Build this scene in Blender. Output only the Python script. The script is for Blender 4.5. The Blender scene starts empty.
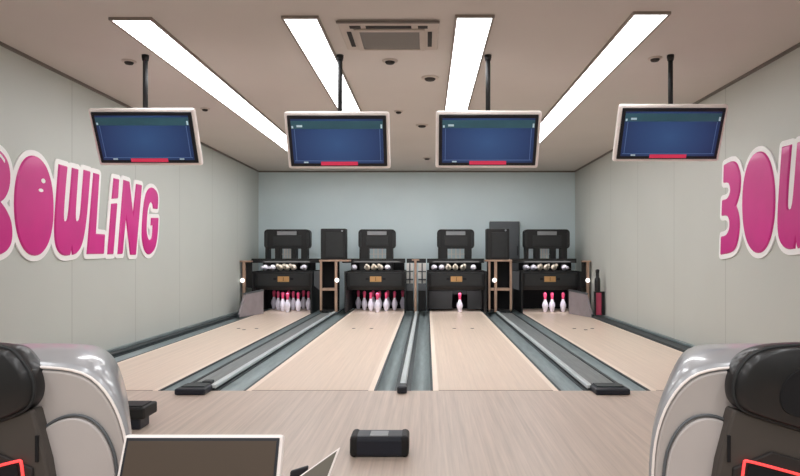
import bpy, bmesh, math, random
import numpy as np
from mathutils import Vector, Matrix
from mathutils.geometry import tessellate_polygon

random.seed(4)
R = math.radians
S = bpy.context.scene
COL = S.collection

# ------------------------------------------------------------------ survey
F, CX, CY, H = 620.0, 427.0, 255.0, 1.11        # focal length, vanishing point, eye height
XL, XR, DB, DF, CEIL = -3.55, 3.12, 13.06, -3.2, 2.88

def P(px, py, d):
    return Vector(((px - CX) * d / F, d, H - (py - CY) * d / F))

# ------------------------------------------------------------------ materials
def nodes(name):
    m = bpy.data.materials.new(name)
    m.use_nodes = True
    nt = m.node_tree
    return m, nt, nt.nodes['Principled BSDF']

def mat(name, col, rough=.5, metal=0., vary=.06, scale=6., stretch=(1, 1, 1), bump=0., coat=0., emit=0.):
    m, nt, b = nodes(name)
    tc = nt.nodes.new('ShaderNodeTexCoord')
    mp = nt.nodes.new('ShaderNodeMapping')
    mp.inputs['Scale'].default_value = stretch
    n = nt.nodes.new('ShaderNodeTexNoise')
    n.inputs['Scale'].default_value = scale
    n.inputs['Detail'].default_value = 4
    nt.links.new(tc.outputs['Object'], mp.inputs['Vector'])
    nt.links.new(mp.outputs['Vector'], n.inputs['Vector'])
    r = nt.nodes.new('ShaderNodeValToRGB')
    r.color_ramp.elements[0].position = .3
    r.color_ramp.elements[1].position = .7
    r.color_ramp.elements[0].color = [max(0, c * (1 - vary)) for c in col] + [1]
    r.color_ramp.elements[1].color = [min(1, c * (1 + vary)) for c in col] + [1]
    nt.links.new(n.outputs['Fac'], r.inputs['Fac'])
    nt.links.new(r.outputs['Color'], b.inputs['Base Color'])
    b.inputs['Roughness'].default_value = rough
    b.inputs['Metallic'].default_value = metal
    if coat:
        b.inputs['Coat Weight'].default_value = coat
        b.inputs['Coat Roughness'].default_value = .08
    if emit:
        b.inputs['Emission Color'].default_value = list(col) + [1]
        b.inputs['Emission Strength'].default_value = emit
    if bump:
        bp = nt.nodes.new('ShaderNodeBump')
        bp.inputs['Strength'].default_value = bump
        bp.inputs['Distance'].default_value = .01
        nt.links.new(n.outputs['Fac'], bp.inputs['Height'])
        nt.links.new(bp.outputs['Normal'], b.inputs['Normal'])
    return m

def sc(r, g, b):                                 # sRGB 0-255 -> linear
    f = lambda c: (c / 255 / 12.92) if c / 255 <= .04045 else ((c / 255 + .055) / 1.055) ** 2.4
    return (f(r), f(g), f(b))

def wall_mat(name, col, offset, period=1.35):
    """painted panels with vertical joints every 1.35 m along the wall"""
    m, nt, b = nodes(name)
    L = nt.links
    g = nt.nodes.new('ShaderNodeNewGeometry')
    sp = nt.nodes.new('ShaderNodeSeparateXYZ')
    L.new(g.outputs['Position'], sp.inputs[0])
    def math_(op, a, bv=None):
        n = nt.nodes.new('ShaderNodeMath'); n.operation = op
        for i, v in enumerate((a, bv)):
            if v is None: continue
            if isinstance(v, (int, float)): n.inputs[i].default_value = v
            else: L.new(v, n.inputs[i])
        return n.outputs[0]
    y = math_('ADD', sp.outputs['Y'], 20 * period - offset + period / 2)
    y = math_('MODULO', y, period)
    y = math_('ABSOLUTE', math_('SUBTRACT', y, period / 2))
    groove = math_('LESS_THAN', y, .006)
    nz = nt.nodes.new('ShaderNodeTexNoise'); nz.inputs['Scale'].default_value = 1.3
    L.new(g.outputs['Position'], nz.inputs['Vector'])
    r = nt.nodes.new('ShaderNodeValToRGB')
    r.color_ramp.elements[0].color = [c * .96 for c in col] + [1]
    r.color_ramp.elements[1].color = [min(1, c * 1.04) for c in col] + [1]
    L.new(nz.outputs['Fac'], r.inputs['Fac'])
    mx = nt.nodes.new('ShaderNodeMix'); mx.data_type = 'RGBA'
    mx.inputs[7].default_value = [c * .55 for c in col] + [1]
    gm = math_('MULTIPLY', groove, .55)
    L.new(gm, mx.inputs[0]); L.new(r.outputs['Color'], mx.inputs[6])
    L.new(mx.outputs[2], b.inputs['Base Color'])
    b.inputs['Roughness'].default_value = .55
    return m

def wood_mat(name, col, plank=.027, rough=.35, contrast=.10):
    """narrow boards along Y with fine grain"""
    m, nt, b = nodes(name)
    L = nt.links
    g = nt.nodes.new('ShaderNodeNewGeometry')
    mp = nt.nodes.new('ShaderNodeMapping'); mp.inputs['Scale'].default_value = (1 / plank, .35, 1)
    L.new(g.outputs['Position'], mp.inputs['Vector'])
    vo = nt.nodes.new('ShaderNodeTexNoise'); vo.inputs['Scale'].default_value = 1.; vo.inputs['Detail'].default_value = 1
    L.new(mp.outputs['Vector'], vo.inputs['Vector'])
    mp2 = nt.nodes.new('ShaderNodeMapping'); mp2.inputs['Scale'].default_value = (90, 2.2, 1)
    L.new(g.outputs['Position'], mp2.inputs['Vector'])
    gr = nt.nodes.new('ShaderNodeTexNoise'); gr.inputs['Scale'].default_value = 1.; gr.inputs['Detail'].default_value = 3
    L.new(mp2.outputs['Vector'], gr.inputs['Vector'])
    ad = nt.nodes.new('ShaderNodeMath'); ad.operation = 'ADD'
    L.new(vo.outputs['Fac'], ad.inputs[0]); L.new(gr.outputs['Fac'], ad.inputs[1])
    hf = nt.nodes.new('ShaderNodeMath'); hf.operation = 'MULTIPLY'; hf.inputs[1].default_value = .5
    L.new(ad.outputs[0], hf.inputs[0])
    r = nt.nodes.new('ShaderNodeValToRGB')
    r.color_ramp.elements[0].position = .33; r.color_ramp.elements[1].position = .67
    r.color_ramp.elements[0].color = [c * (1 - contrast) for c in col] + [1]
    r.color_ramp.elements[1].color = [min(1, c * (1 + contrast)) for c in col] + [1]
    L.new(hf.outputs[0], r.inputs['Fac'])
    L.new(r.outputs['Color'], b.inputs['Base Color'])
    b.inputs['Roughness'].default_value = rough
    return m

M = {}
M['wall_l'] = wall_mat('left_wall_paint', sc(192, 196, 191), 6.2)
M['wall_r'] = wall_mat('right_wall_paint', sc(196, 198, 192), 6.48)
M['wall_b'] = mat('back_wall_paint', sc(212, 227, 231), .6, vary=.02, scale=1.5)
M['ceiling'] = mat('ceiling_paint', sc(208, 200, 193), .85, vary=.02, scale=1.2)
M['gap_lip'] = mat('gap_shade_and_lip_paint', sc(120, 112, 106), .6)
M['slab'] = mat('slab_concrete', sc(70, 70, 70), .9)
M['approach'] = wood_mat('approach_boards', sc(205, 187, 174), .03, .38, .13)
M['lane'] = wood_mat('lane_boards', sc(233, 212, 194), .027, .3, .08)
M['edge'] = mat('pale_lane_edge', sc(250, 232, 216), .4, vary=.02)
M['joint'] = mat('joint_line', sc(150, 130, 118), .6)
M['gutter'] = mat('gutter_grey', sc(138, 150, 152), .38, .3, .18, 5, (6, .6, 1))
M['gutter_dark'] = mat('gutter_dark_grey', sc(52, 60, 63), .5, .1, .15, 5, (6, .6, 1))  # plain dark grey for lips, kerbs and side strips
M['cap'] = mat('cap_brushed_metal', sc(140, 145, 146), .4, .4, .15, 6, (8, .5, 1))
M['silver'] = mat('rail_silver', sc(226, 234, 236), .3, .35, .06, 6, (8, .5, 1))
M['black'] = mat('machine_black', sc(15, 16, 18), .6, 0, .15, 8)
M['black_soft'] = mat('charcoal_panel', sc(32, 34, 36), .6, 0, .1, 8)
M['pit'] = mat('pit_black', sc(14, 13, 17), .9, 0, .15, 8)
M['gloss_black'] = mat('gloss_black', sc(12, 11, 14), .38, 0, .1, 4, coat=.15)
M['rubber'] = mat('rubber_black', sc(18, 25, 40), .42, 0, .1, 14)
M['grey_panel'] = mat('kickback_grey', sc(150, 141, 144), .6, 0, .1, 5)
M['mid_grey'] = mat('cabinet_grey', sc(92, 96, 100), .5, .1, .05, 5)
M['plate_grey'] = mat('light_grey_plate', sc(140, 142, 146), .4, .3, .05, 5)
M['white'] = mat('white_plastic', sc(236, 234, 230), .4, 0, .02, 5)
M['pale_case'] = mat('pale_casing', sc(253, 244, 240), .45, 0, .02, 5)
M['wood'] = mat('cabinet_wood', sc(172, 143, 124), .5, 0, .18, 10, (1, 1, .15))
M['gold'] = mat('brass_plate', sc(196, 152, 100), .4, .3, .08, 10)
M['pin_white'] = mat('pin_white', sc(236, 232, 246), .25, 0, .02, 6, coat=.4)
M['pin_cream'] = mat('pin_cream', sc(252, 240, 224), .3, 0, .03, 6)
M['pin_red'] = mat('pin_red', sc(220, 74, 116), .3, 0, .05, 6, coat=.4)
M['pink_panel'] = mat('pink_panel', sc(190, 70, 100), .5, 0, .1, 5)
M['letter'] = mat('letter_magenta', sc(208, 38, 138), .4, 0, .05, 3, coat=.25)
M['letter_back'] = mat('letter_white_edge', sc(250, 248, 248), .4, 0, .01, 3)
M['shell'] = mat('shell_silver', sc(168, 169, 173), .3, .12, .05, 3, coat=.5)
M['face'] = mat('shell_face_grey', sc(188, 181, 178), .42, .05, .04, 3)
M['face2'] = mat('shell_lower_grey', sc(196, 189, 187), .42, .05, .04, 3)
M['brown'] = mat('console_brown', sc(72, 66, 62), .5, 0, .06, 4)
M['brown_dark'] = mat('console_brown_dark', sc(38, 33, 32), .6, 0, .06, 4)
M['red_glow'] = mat('red_light_ring', (1, .07, .07), .4, 0, 0, 4, emit=.8)
M['lamp'] = mat('white_lamp', (1, .97, .93), .4, 0, 0, 4, emit=1.6)
M['strip'] = mat('strip_light_diffuser', (.97, .985, 1), .4, 0, 0, 4, emit=8.6)
M['strip_frame'] = mat('strip_light_frame', sc(150, 138, 130), .5)
M['ac'] = mat('air_unit_beige', sc(196, 184, 174), .55, 0, .03, 5)
M['dark_slot'] = mat('air_slot_dark', sc(40, 36, 34), .7)
M['bezel'] = mat('screen_bezel', sc(12, 16, 26), .3, 0, .05, 5)
M['brown_glass'] = mat('brown_screen_glass', sc(74, 60, 47), .6, 0, .05, 2)
M['olive'] = mat('olive_grey_panel', sc(98, 93, 82), .5, 0, .05, 4)
M['screen_white'] = mat('screen_mark', sc(190, 215, 225), .5, 0, .02, 5, emit=.25)
M['screen_pink'] = mat('screen_pink_bar', sc(214, 52, 88), .5, 0, .02, 5, emit=.35)
M['screen_teal'] = mat('screen_teal_band', sc(52, 96, 112), .4, 0, .12, 5, emit=.15)

def grille_mat():
    m, nt, b = nodes('air_grille')
    g = nt.nodes.new('ShaderNodeNewGeometry')
    w = nt.nodes.new('ShaderNodeTexWave'); w.bands_direction = 'Y'; w.inputs['Scale'].default_value = 14
    nt.links.new(g.outputs['Position'], w.inputs['Vector'])
    r = nt.nodes.new('ShaderNodeValToRGB')
    r.color_ramp.elements[0].color = list(sc(88, 84, 80)) + [1]; r.color_ramp.elements[1].color = list(sc(150, 145, 140)) + [1]
    nt.links.new(w.outputs['Fac'], r.inputs['Fac']); nt.links.new(r.outputs['Color'], b.inputs['Base Color'])
    b.inputs['Roughness'].default_value = .7
    return m
M['grille'] = grille_mat()

def display_mat():
    """blue picture, brighter in its middle"""
    m, nt, b = nodes('screen_blue')
    tc = nt.nodes.new('ShaderNodeTexCoord')
    mp = nt.nodes.new('ShaderNodeMapping')
    mp.inputs['Location'].default_value = (0, 0, 0)
    mp.inputs['Scale'].default_value = (1.9, .01, 2.6)
    gr = nt.nodes.new('ShaderNodeTexGradient'); gr.gradient_type = 'SPHERICAL'
    nt.links.new(tc.outputs['Object'], mp.inputs['Vector']); nt.links.new(mp.outputs['Vector'], gr.inputs['Vector'])
    r = nt.nodes.new('ShaderNodeValToRGB')
    r.color_ramp.elements[0].color = list(sc(24, 42, 88)) + [1]; r.color_ramp.elements[1].color = list(sc(50, 84, 134)) + [1]
    nt.links.new(gr.outputs['Fac'], r.inputs['Fac'])
    nt.links.new(r.outputs['Color'], b.inputs['Base Color']); nt.links.new(r.outputs['Color'], b.inputs['Emission Color'])
    b.inputs['Emission Strength'].default_value = .4
    b.inputs['Roughness'].default_value = .4
    return m
M['screen'] = display_mat()

# ------------------------------------------------------------------ builders
def world_loc(o):
    v = Vector((0, 0, 0))
    while o is not None:
        v += o.location; o = o.parent
    return v

def obj(name, bm, m, parent=None, smooth=False, bevel=0., seg=2, loc=None):
    """bm is in world coordinates (no rotation anywhere in the chain)"""
    if bevel:
        bm.normal_update()
        es = [e for e in bm.edges if len(e.link_faces) == 2 and e.calc_face_angle(0) > R(25)]
        bmesh.ops.bevel(bm, geom=es, offset=bevel, segments=seg, profile=.5, affect='EDGES', clamp_overlap=True)
    bmesh.ops.recalc_face_normals(bm, faces=bm.faces)
    me = bpy.data.meshes.new(name)
    o = bpy.data.objects.new(name, me)
    COL.objects.link(o)
    xs = [v.co for v in bm.verts]
    if loc is None:
        if parent is None:
            lo = [min(c[i] for c in xs) for i in range(3)]; hi = [max(c[i] for c in xs) for i in range(3)]
            loc = Vector(((lo[0] + hi[0]) / 2, (lo[1] + hi[1]) / 2, lo[2]))
        else:
            loc = world_loc(parent)
    bmesh.ops.translate(bm, verts=bm.verts, vec=-Vector(loc))
    bm.to_mesh(me); bm.free()
    for mm in (m if isinstance(m, (list, tuple)) else [m]): me.materials.append(mm)
    if smooth:
        for p in me.polygons: p.use_smooth = True
    if parent is not None:
        o.parent = parent
        o.location = Vector(loc) - world_loc(parent)
    else:
        o.location = loc
    return o

def thing(name, label, cat, loc, group=None):
    o = bpy.data.objects.new(name, None); COL.objects.link(o)
    o.empty_display_size = .1
    o.location = loc
    return tag(o, label, cat, group)

def tag(o, label, cat, group=None):
    o['label'] = label; o['category'] = cat
    if group: o['group'] = group
    return o

def struct(o):
    o['kind'] = 'structure'; return o

def box(bm, x0, x1, y0, y1, z0, z1):
    v = [bm.verts.new((x, y, z)) for z in (z0, z1) for y in (y0, y1) for x in (x0, x1)]
    for f in ((0, 2, 3, 1), (4, 5, 7, 6), (0, 1, 5, 4), (2, 6, 7, 3), (0, 4, 6, 2), (1, 3, 7, 5)):
        bm.faces.new([v[i] for i in f])
    return bm

def B(*a):
    bm = bmesh.new()
    if isinstance(a[0], (tuple, list)):
        for q in a: box(bm, *q)
    else: box(bm, *a)
    return bm

def prism(poly, axis, t0, t1, bm=None):
    """poly: 2-D points in the plane across `axis`; closed prism from t0 to t1"""
    bm = bm or bmesh.new()
    def p3(p, t):
        if axis == 'Y': return (p[0], t, p[1])
        if axis == 'X': return (t, p[0], p[1])
        return (p[0], p[1], t)
    a = [bm.verts.new(p3(p, t0)) for p in poly]; b = [bm.verts.new(p3(p, t1)) for p in poly]
    n = len(poly)
    bm.faces.new(a); bm.faces.new(b[::-1])
    for i in range(n): bm.faces.new((a[i], b[i], b[(i + 1) % n], a[(i + 1) % n]))
    return bm

def rings(bm, rs, cap0=True, cap1=True, closed=True):
    vs = [[bm.verts.new(p) for p in r] for r in rs]
    n = len(vs[0])
    for a, b in zip(vs, vs[1:]):
        for i in range(n if closed else n - 1):
            j = (i + 1) % n
            bm.faces.new((a[i], a[j], b[j], b[i]))
    if cap0: bm.faces.new(vs[0][::-1])
    if cap1: bm.faces.new(vs[-1])
    return bm

def lathe(prof, cx=0, cy=0, z=0, n=20, bm=None):
    bm = bm or bmesh.new()
    rs = [[(cx + r * math.cos(2 * math.pi * i / n), cy + r * math.sin(2 * math.pi * i / n), z + h) for i in range(n)] for r, h in prof]
    return rings(bm, rs)

def tube(pts, r, n=8, closed=False, bm=None):
    bm = bm or bmesh.new()
    pts = [Vector(p) for p in pts]
    rs = []
    for i, p in enumerate(pts):
        a = pts[i - 1] if (i or closed) else p
        b = pts[(i + 1) % len(pts)] if (i < len(pts) - 1 or closed) else p
        t = (b - a).normalized()
        u = t.cross(Vector((0, 1, 0)))
        if u.length < .2: u = t.cross(Vector((0, 0, 1)))
        u.normalize(); w = t.cross(u)
        rs.append([p + r * (math.cos(2 * math.pi * k / n) * u + math.sin(2 * math.pi * k / n) * w) for k in range(n)])
    if closed: rs.append(rs[0])
    rings(bm, rs, not closed, not closed)
    if closed: bmesh.ops.remove_doubles(bm, verts=bm.verts, dist=1e-5)
    return bm

def copy_tree(o, parent=None):
    c = o.copy(); COL.objects.link(c)
    if parent is not None: c.parent = parent
    for ch in list(o.children): copy_tree(ch, c)
    return c

def chaikin(pts, n=2, sharp=()):
    """round a closed polygon; indices in `sharp` keep their corner"""
    pts = [(p, i in sharp) for i, p in enumerate(pts)]
    for _ in range(n):
        out = []
        m = len(pts)
        for i in range(m):
            p, s = pts[i]
            a = pts[i - 1][0]; b = pts[(i + 1) % m][0]
            if s: out.append((p, True))
            else:
                out.append(((.25 * a[0] + .75 * p[0], .25 * a[1] + .75 * p[1]), False))
                out.append(((.25 * b[0] + .75 * p[0], .25 * b[1] + .75 * p[1]), False))
        pts = out
    return [p for p, _ in pts]

def area(name, loc, rot, sx, sy, e, col=(.97, .985, 1)):
    l = bpy.data.lights.new(name, 'AREA'); l.shape = 'RECTANGLE'; l.size = sx; l.size_y = sy; l.energy = e; l.color = col
    o = bpy.data.objects.new(name, l); o.location = loc; o.rotation_euler = rot; COL.objects.link(o); return o

# ------------------------------------------------------------------ room shell
T = .12
struct(obj('floor', B(XL, XR, DF, DB, -.22, -.12), M['slab']))
appr = struct(obj('floor_approach', B(XL, XR, DF, 5.07, -.12, 0), M['approach']))
struct(obj('ceiling', B(XL - T, XR + T, DF - T, DB + T, CEIL, CEIL + T), M['ceiling']))
struct(obj('wall_left', B(XL - T, XL, DF - T, DB + T, -.22, CEIL), M['wall_l']))
struct(obj('wall_right', B(XR, XR + T, DF - T, DB + T, -.22, CEIL), M['wall_r']))
struct(obj('wall_back', B(XL, XR, DB, DB + T, -.22, CEIL), M['wall_b']))
struct(obj('wall_front', B(XL, XR, DF - T, DF, -.22, CEIL), M['wall_r']))
struct(obj('gap_shade_left', B((XL, XL + .018, DF, DB, CEIL - .028, CEIL)), M['gap_lip']))  # dark strips: shade of the wall-ceiling gap put into their colour
struct(obj('gap_shade_right', B((XR - .018, XR, DF, DB, CEIL - .028, CEIL)), M['gap_lip']))
struct(obj('gap_shade_back', B((XL + .018, XR - .018, DB - .018, DB, CEIL - .028, CEIL)), M['gap_lip']))

# ------------------------------------------------------------------ lanes and gutters
Y0, Y1 = 5.07, 12.85
lanes = [(-3.19, -2.2, 'pale wood bowling lane nearest the left wall'),
         (-1.48, -.436, 'pale wood bowling lane just left of the slim middle divider rail'),
         (.05, 1.077, 'pale wood bowling lane with one single pin standing at its end'),
         (1.83, 2.92, 'pale wood bowling lane nearest the right wall, three pins at its end')]
for x0, x1, lab in lanes:
    cx = (x0 + x1) / 2
    t = thing('bowling_lane', lab, 'bowling lane', (cx, Y0, -.12), 'four pale bowling lanes')
    obj('lane_surface', B(x0 + .045, x1 - .045, Y0, Y1, -.12, 0), M['lane'], t)
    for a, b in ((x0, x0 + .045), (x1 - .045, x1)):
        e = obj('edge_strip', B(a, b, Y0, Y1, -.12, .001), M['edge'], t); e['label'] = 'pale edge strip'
    obj('foul_line', B(x0 + .045, x1 - .045, Y0, Y0 + .012, -.01, .002), M['joint'], t)
    for dx in (-.15, .12):
        bm = lathe([(.028, 0), (.028, .0025)], cx + dx, 9.36, 0, 14)
        obj('lane_marker', bm, M['brown_dark'], t)
    if x0 < -3 or x0 > 1.5:
        obj('lane_marker', lathe([(.028, 0), (.028, .0025)], cx - .02, 9.2, 0, 14), M['brown_dark'], t)

def channel(x0, x1, label, dark_side=0):
    """a shallow round-bottomed gutter with thin lips"""
    bm = bmesh.new()
    n = 10
    prof = [(x0 + .004, -.12), (x0 + .004, -.004), (x0 + .02, -.004)]
    for k in range(n + 1):
        u = k / n
        prof.append((x0 + .024 + (x1 - x0 - .048) * u, -.012 - .055 * math.sin(math.pi * u) ** .8))
    prof += [(x1 - .02, -.004), (x1 - .004, -.004), (x1 - .004, -.12)]
    rings(bm, [[(p[0], y, p[1]) for p in prof] for y in (Y0, Y1)])
    t = thing('gutter', label, 'gutter', ((x0 + x1) / 2, Y0, -.12), 'grey gutters beside the lanes')
    obj('trough', bm, M['gutter'], t)
    # dark rubber strips along both lips
    for a, b in ((x0 + .001, x0 + .022), (x1 - .022, x1 - .001)):
        obj('lip_strip', B(a, b, Y0 + .002, Y1, -.02, .002), M['gutter_dark'], t)
    return t

# gutter along each wall with a raised dark kerb
channel(XL + .13, -3.19, 'grey gutter between the left wall kerb and the first lane')
channel(-2.2, -2.025, 'narrow grey gutter right of the first lane, left of the broad metal cover')
channel(-1.73, -1.48, 'grey gutter just left of the second lane')
channel(-.436, -.245, 'grey gutter just right of the second lane, left of the middle rail')
channel(-.155, .05, 'grey gutter just left of the third lane, right of the middle rail')
channel(1.077, 1.31, 'grey gutter just right of the third lane')
channel(1.635, 1.83, 'narrow grey gutter left of the fourth lane')
for x0, x1, lab in ((XL, XL + .13, 'dark raised kerb running along the foot of the left wall'),
                    (2.925, XR, 'dark raised kerb running along the foot of the right wall')):
    t = thing('wall_kerb', lab, 'kerb', ((x0 + x1) / 2, Y0, -.12), 'kerbs along the side walls')
    obj('kerb_body', B(x0 + .002, x1 - .002, Y0, Y1, -.12, .03), M['gutter_dark'], t, bevel=.006)
    a, b = ((x0 + .004, x0 + .045) if x0 < 0 else (x1 - .045, x1 - .004))
    obj('kerb_rail', B(a, b, Y0, Y1, .03, .06), M['gutter'], t, bevel=.006)

def track(x0, x1, rail_x, label):
    t = thing('ball_track_cover', label, 'track cover', ((x0 + x1) / 2, Y0, -.12), 'metal covers between paired lanes')
    obj('cover_plate', B(x0, x1, Y0, 11.7, -.12, .018), M['cap'], t, bevel=.006)
    obj('side_trim', B((x0 - .028, x0 - .002, Y0, 11.7, -.03, .022), (x1 + .002, x1 + .028, Y0, 11.7, -.03, .022)), M['gutter_dark'], t)
    r = obj('rail', B(rail_x - .024, rail_x + .024, Y0, 11.7, .018, .05), M['silver'], t, bevel=.008); r['label'] = 'bright silver rail'
    e = obj('end_cap', B(x0 - .01, x1 + .01, Y0 - .17, Y0 + .05, .001, .05), M['rubber'], t, bevel=.012); e['label'] = 'black end cap'
    obj('cap_lid', B(x0 + .02, x1 - .02, Y0 - .1, Y0 + .035, .05, .058), M['gutter_dark'], t, bevel=.003)
    return t
tl = track(-1.99, -1.765, -1.75, 'broad brushed metal cover with black end cap between first and second lanes')
m_ = B((-1.96, -1.91, Y0 + .12, Y0 + .2, .018, .035), (-1.9, -1.82, Y0 + .16, Y0 + .24, .018, .045))
obj('latch', m_, M['gutter_dark'], tl, bevel=.006)
track(1.345, 1.6, 1.33, 'broad brushed metal cover with black end cap between third and fourth lanes')
t = thing('divider_rail', 'slim silver rail with black tip between the second and third lanes', 'divider rail', (-.2, Y0, -.12))
obj('base_strip', B(-.245, -.155, Y0, 11.7, -.12, .0), M['gutter_dark'], t)
obj('rail', B(-.226, -.174, Y0, 11.7, .0, .05), M['silver'], t, bevel=.012)
e = obj('end_cap', B(-.24, -.16, Y0 - .12, Y0 + .03, .001, .06), M['rubber'], t, bevel=.014); e['label'] = 'black end cap'

# ------------------------------------------------------------------ pins
PIN = [(.0258, 0), (.036, .019), (.0455, .057), (.0575, .1), (.0605, .1143), (.057, .149), (.047, .184), (.036, .2), (.0285, .225), (.0238, .248),
       (.0235, .262), (.026, .285), (.0305, .318), (.0323, .343), (.030, .36), (.022, .374), (.010, .381), (.001, .382)]
def dense(prof):
    out = []
    for (r0, h0), (r1, h1) in zip(prof, prof[1:]):
        out += [(r0, h0), ((r0 + r1) / 2, (h0 + h1) / 2)]
    return out + [prof[-1]]
def pin_mesh():
    bm = lathe(dense(PIN), n=20)
    o = obj('bowling_pin', bm, [M['pin_white'], M['pin_red']], None, True, loc=(0, 0, 0))
    for p in o.data.polygons:
        z = p.center.z
        if z > .25: p.material_index = 1
    return o
pin0 = pin_mesh(); used = [False]
def pin(x, y, label, group):
    if used[0]:
        o = pin0.copy(); COL.objects.link(o)
    else:
        o = pin0; used[0] = True
    o.location = (x, y, .0005)
    return tag(o, label, 'bowling pin', group)
rack = [(0, 0, 'white pin at the front point of the rack')] + [(-.1524, .264, 'left white pin of the two-pin row'), (.1524, .264, 'right white pin of the two-pin row')]
rack += [(-.3048, .528, 'left white pin of the three-pin row'), (0, .528, 'middle white pin of the three-pin row'), (.3048, .528, 'right white pin of the three-pin row')]
rack += [(-.4572, .79, 'leftmost white pin of the back row'), (-.1524, .79, 'second white pin in the back row'),
         (.1524, .79, 'third white pin in the back row'), (.4572, .79, 'rightmost white pin of the back row')]
for cx, nm in ((-2.695, 'first lane from the left'), (-.958, 'second lane from the left')):
    for dx, dy, lab in rack:
        pin(cx + dx, 11.98 + dy, f'{lab}, {nm}', 'pins racked on the ' + nm)
pin(.56 + .075, 12.02, 'lone white pin with red head on the third lane', None)
for x, dy, lab in ((2.30, .05, 'left pin of the close pair'), (2.435, .05, 'right pin of the close pair'), (2.66, .1, 'apart from the close pair')):
    pin(x, 12.02 + dy, 'white pin with pink head on the fourth lane, ' + lab, 'pins left on the fourth lane')

# ------------------------------------------------------------------ pinsetters
YF = 11.9
def round_rect(x0, x1, z0, z1, r, n=5):
    pts = []
    for cx, cz, a0 in ((x1 - r, z1 - r, 0), (x0 + r, z1 - r, 90), (x0 + r, z0 + r, 180), (x1 - r, z0 + r, 270)):
        for k in range(n + 1):
            a = R(a0 + 90 * k / n); pts.append((cx + r * math.cos(a), cz + r * math.sin(a)))
    return pts

def pinsetter(cx, hw, ahw, wins, label, pinxs, bar):
    t = thing('pinsetter', label, 'pinsetter', (cx, 12.3, 0), 'black pinsetting machines')
    # front hood: chamfered nose
    poly = [(YF, .50), (YF + .05, .438), (YF + .28, .438), (YF + .28, .79), (YF + .03, .79), (YF, .765)]
    hood = obj('front_hood', prism(poly, 'X', cx - hw, cx + hw), M['black'], t, bevel=.008)
    obj('hood_panel', B(cx - hw + .06, cx + hw - .06, YF - .008, YF + .01, .525, .74), M['black_soft'], hood, bevel=.004)
    g = obj('label_plate', B(cx - .11, cx + .11, YF - .016, YF, .595, .70), M['gold'], hood, bevel=.004); g['label'] = 'small tan plate'
    obj('plate_mark', B((cx - .19, cx - .13, YF - .012, YF, .63, .67), (cx + .13, cx + .19, YF - .012, YF, .63, .67), (cx - .004, cx + .004, YF - .019, YF, .61, .685)), M['pit'], hood)
    obj('tray', B(cx - hw + .02, cx + hw - .02, YF + .02, YF + .5, .79, .805), M['black'], t)
    obj('tray_back', B(cx - hw + .02, cx + hw - .02, YF + .5, YF + .53, .44, 1.0), M['pit'], t)
    obj('cross_bar', B(bar[0], bar[1], 12.14, 12.2, .955, 1.04), M['black'], t, bevel=.008)
    # arched elevator
    ya, yb = 12.2, 12.4
    body = prism(round_rect(cx - ahw, cx + ahw, 1.235, 1.615, .07), 'Y', ya, yb)
    arch = obj('elevator_arch', body, M['black'], t)
    obj('arch_panel', B(cx - ahw * .62, cx + ahw * .62, ya - .012, ya + .01, 1.29, 1.5), M['black_soft'], arch, bevel=.006)
    pl = obj('arch_plate', B(cx - .19, cx + .19, ya - .025, ya, 1.50, 1.575), M['plate_grey'], arch, bevel=.006); pl['label'] = 'light grey plate'
    [obj('arch_side', B(q, q + .045, ya - .02, ya + .02, 1.27, 1.55), M['black_soft'], arch, bevel=.008) for q in (cx - ahw + .015, cx + ahw - .06)]
    # legs: what is left between the windows
    edge = [-ahw + .02] + [v for w in wins for v in w] + [ahw - .05]
    for a, b in zip(edge[::2], edge[1::2]):
        if b - a > .01: obj('elevator_leg', B(cx + a, cx + b, ya, yb, .80, 1.25), M['black'], t, bevel=.01)
    # lattice of silver rods across the widest window
    w = max(wins, key=lambda q: q[1] - q[0])
    rods = []
    for k in range(1, 4):
        x = cx + w[0] + (w[1] - w[0]) * k / 4
        rods.append((x - .012, x + .012, yb - .05, yb - .038, 1.0, 1.245))
    rods.append((cx + w[0], cx + w[1], yb - .054, yb - .042, 1.12, 1.135))
    obj('lattice', B(*rods), M['white'], t)
    # pit
    obj('pit_curtain', B(cx - hw, cx + hw, 12.85, 12.87, .003, .80), M['pit'], t)
    obj('pit_roof', B(cx - hw, cx + hw, YF + .3, 12.85, .425, .44), M['pit'], t)
    for s in (-1, 1):
        obj('pit_side', B(cx + s * (hw + .012) - .012, cx + s * (hw + .012) + .012, 11.75, 12.87, .003, .80), M['black'], t)
    area('pit_lamp', (cx, YF + .05, .43), (R(35), 0, 0), .9, .05, 2.2, (1, .96, 1))
    area('tray_fill_lamp', (cx, YF + .22, .985), (R(20), 0, 0), .9, .04, .8, (1, .97, .94))  # added fill under the cross bar to brighten the tray pins
    return t

def tray_pins(cx, offs, nm):
    for k, (dx, big) in enumerate(offs):
        bm = lathe(dense(PIN), n=14)
        bmesh.ops.rotate(bm, verts=bm.verts, cent=(0, 0, 0), matrix=Matrix.Rotation(R(90 if big else 78), 3, 'X'))
        bmesh.ops.rotate(bm, verts=bm.verts, cent=(0, 0, 0), matrix=Matrix.Rotation(R(random.uniform(-5, 5)), 3, 'Z'))
        zmin = min(v.co.z for v in bm.verts)
        bmesh.ops.translate(bm, verts=bm.verts, vec=(cx + dx, YF + .44, .8055 - zmin))
        ordn = ['leftmost', 'second from left', 'third from left', 'fourth from left', 'fifth from left', 'sixth from left']
        pos = 'rightmost' if k == len(offs) - 1 else ordn[k]
        tag(obj('bowling_pin', bm, M['pin_white'] if big else M['pin_cream'], None, True),
            f'{pos} pale pin lying in the tray of the {nm} machine from the left', 'bowling pin', f'pins lying in the {nm} machine')

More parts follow.
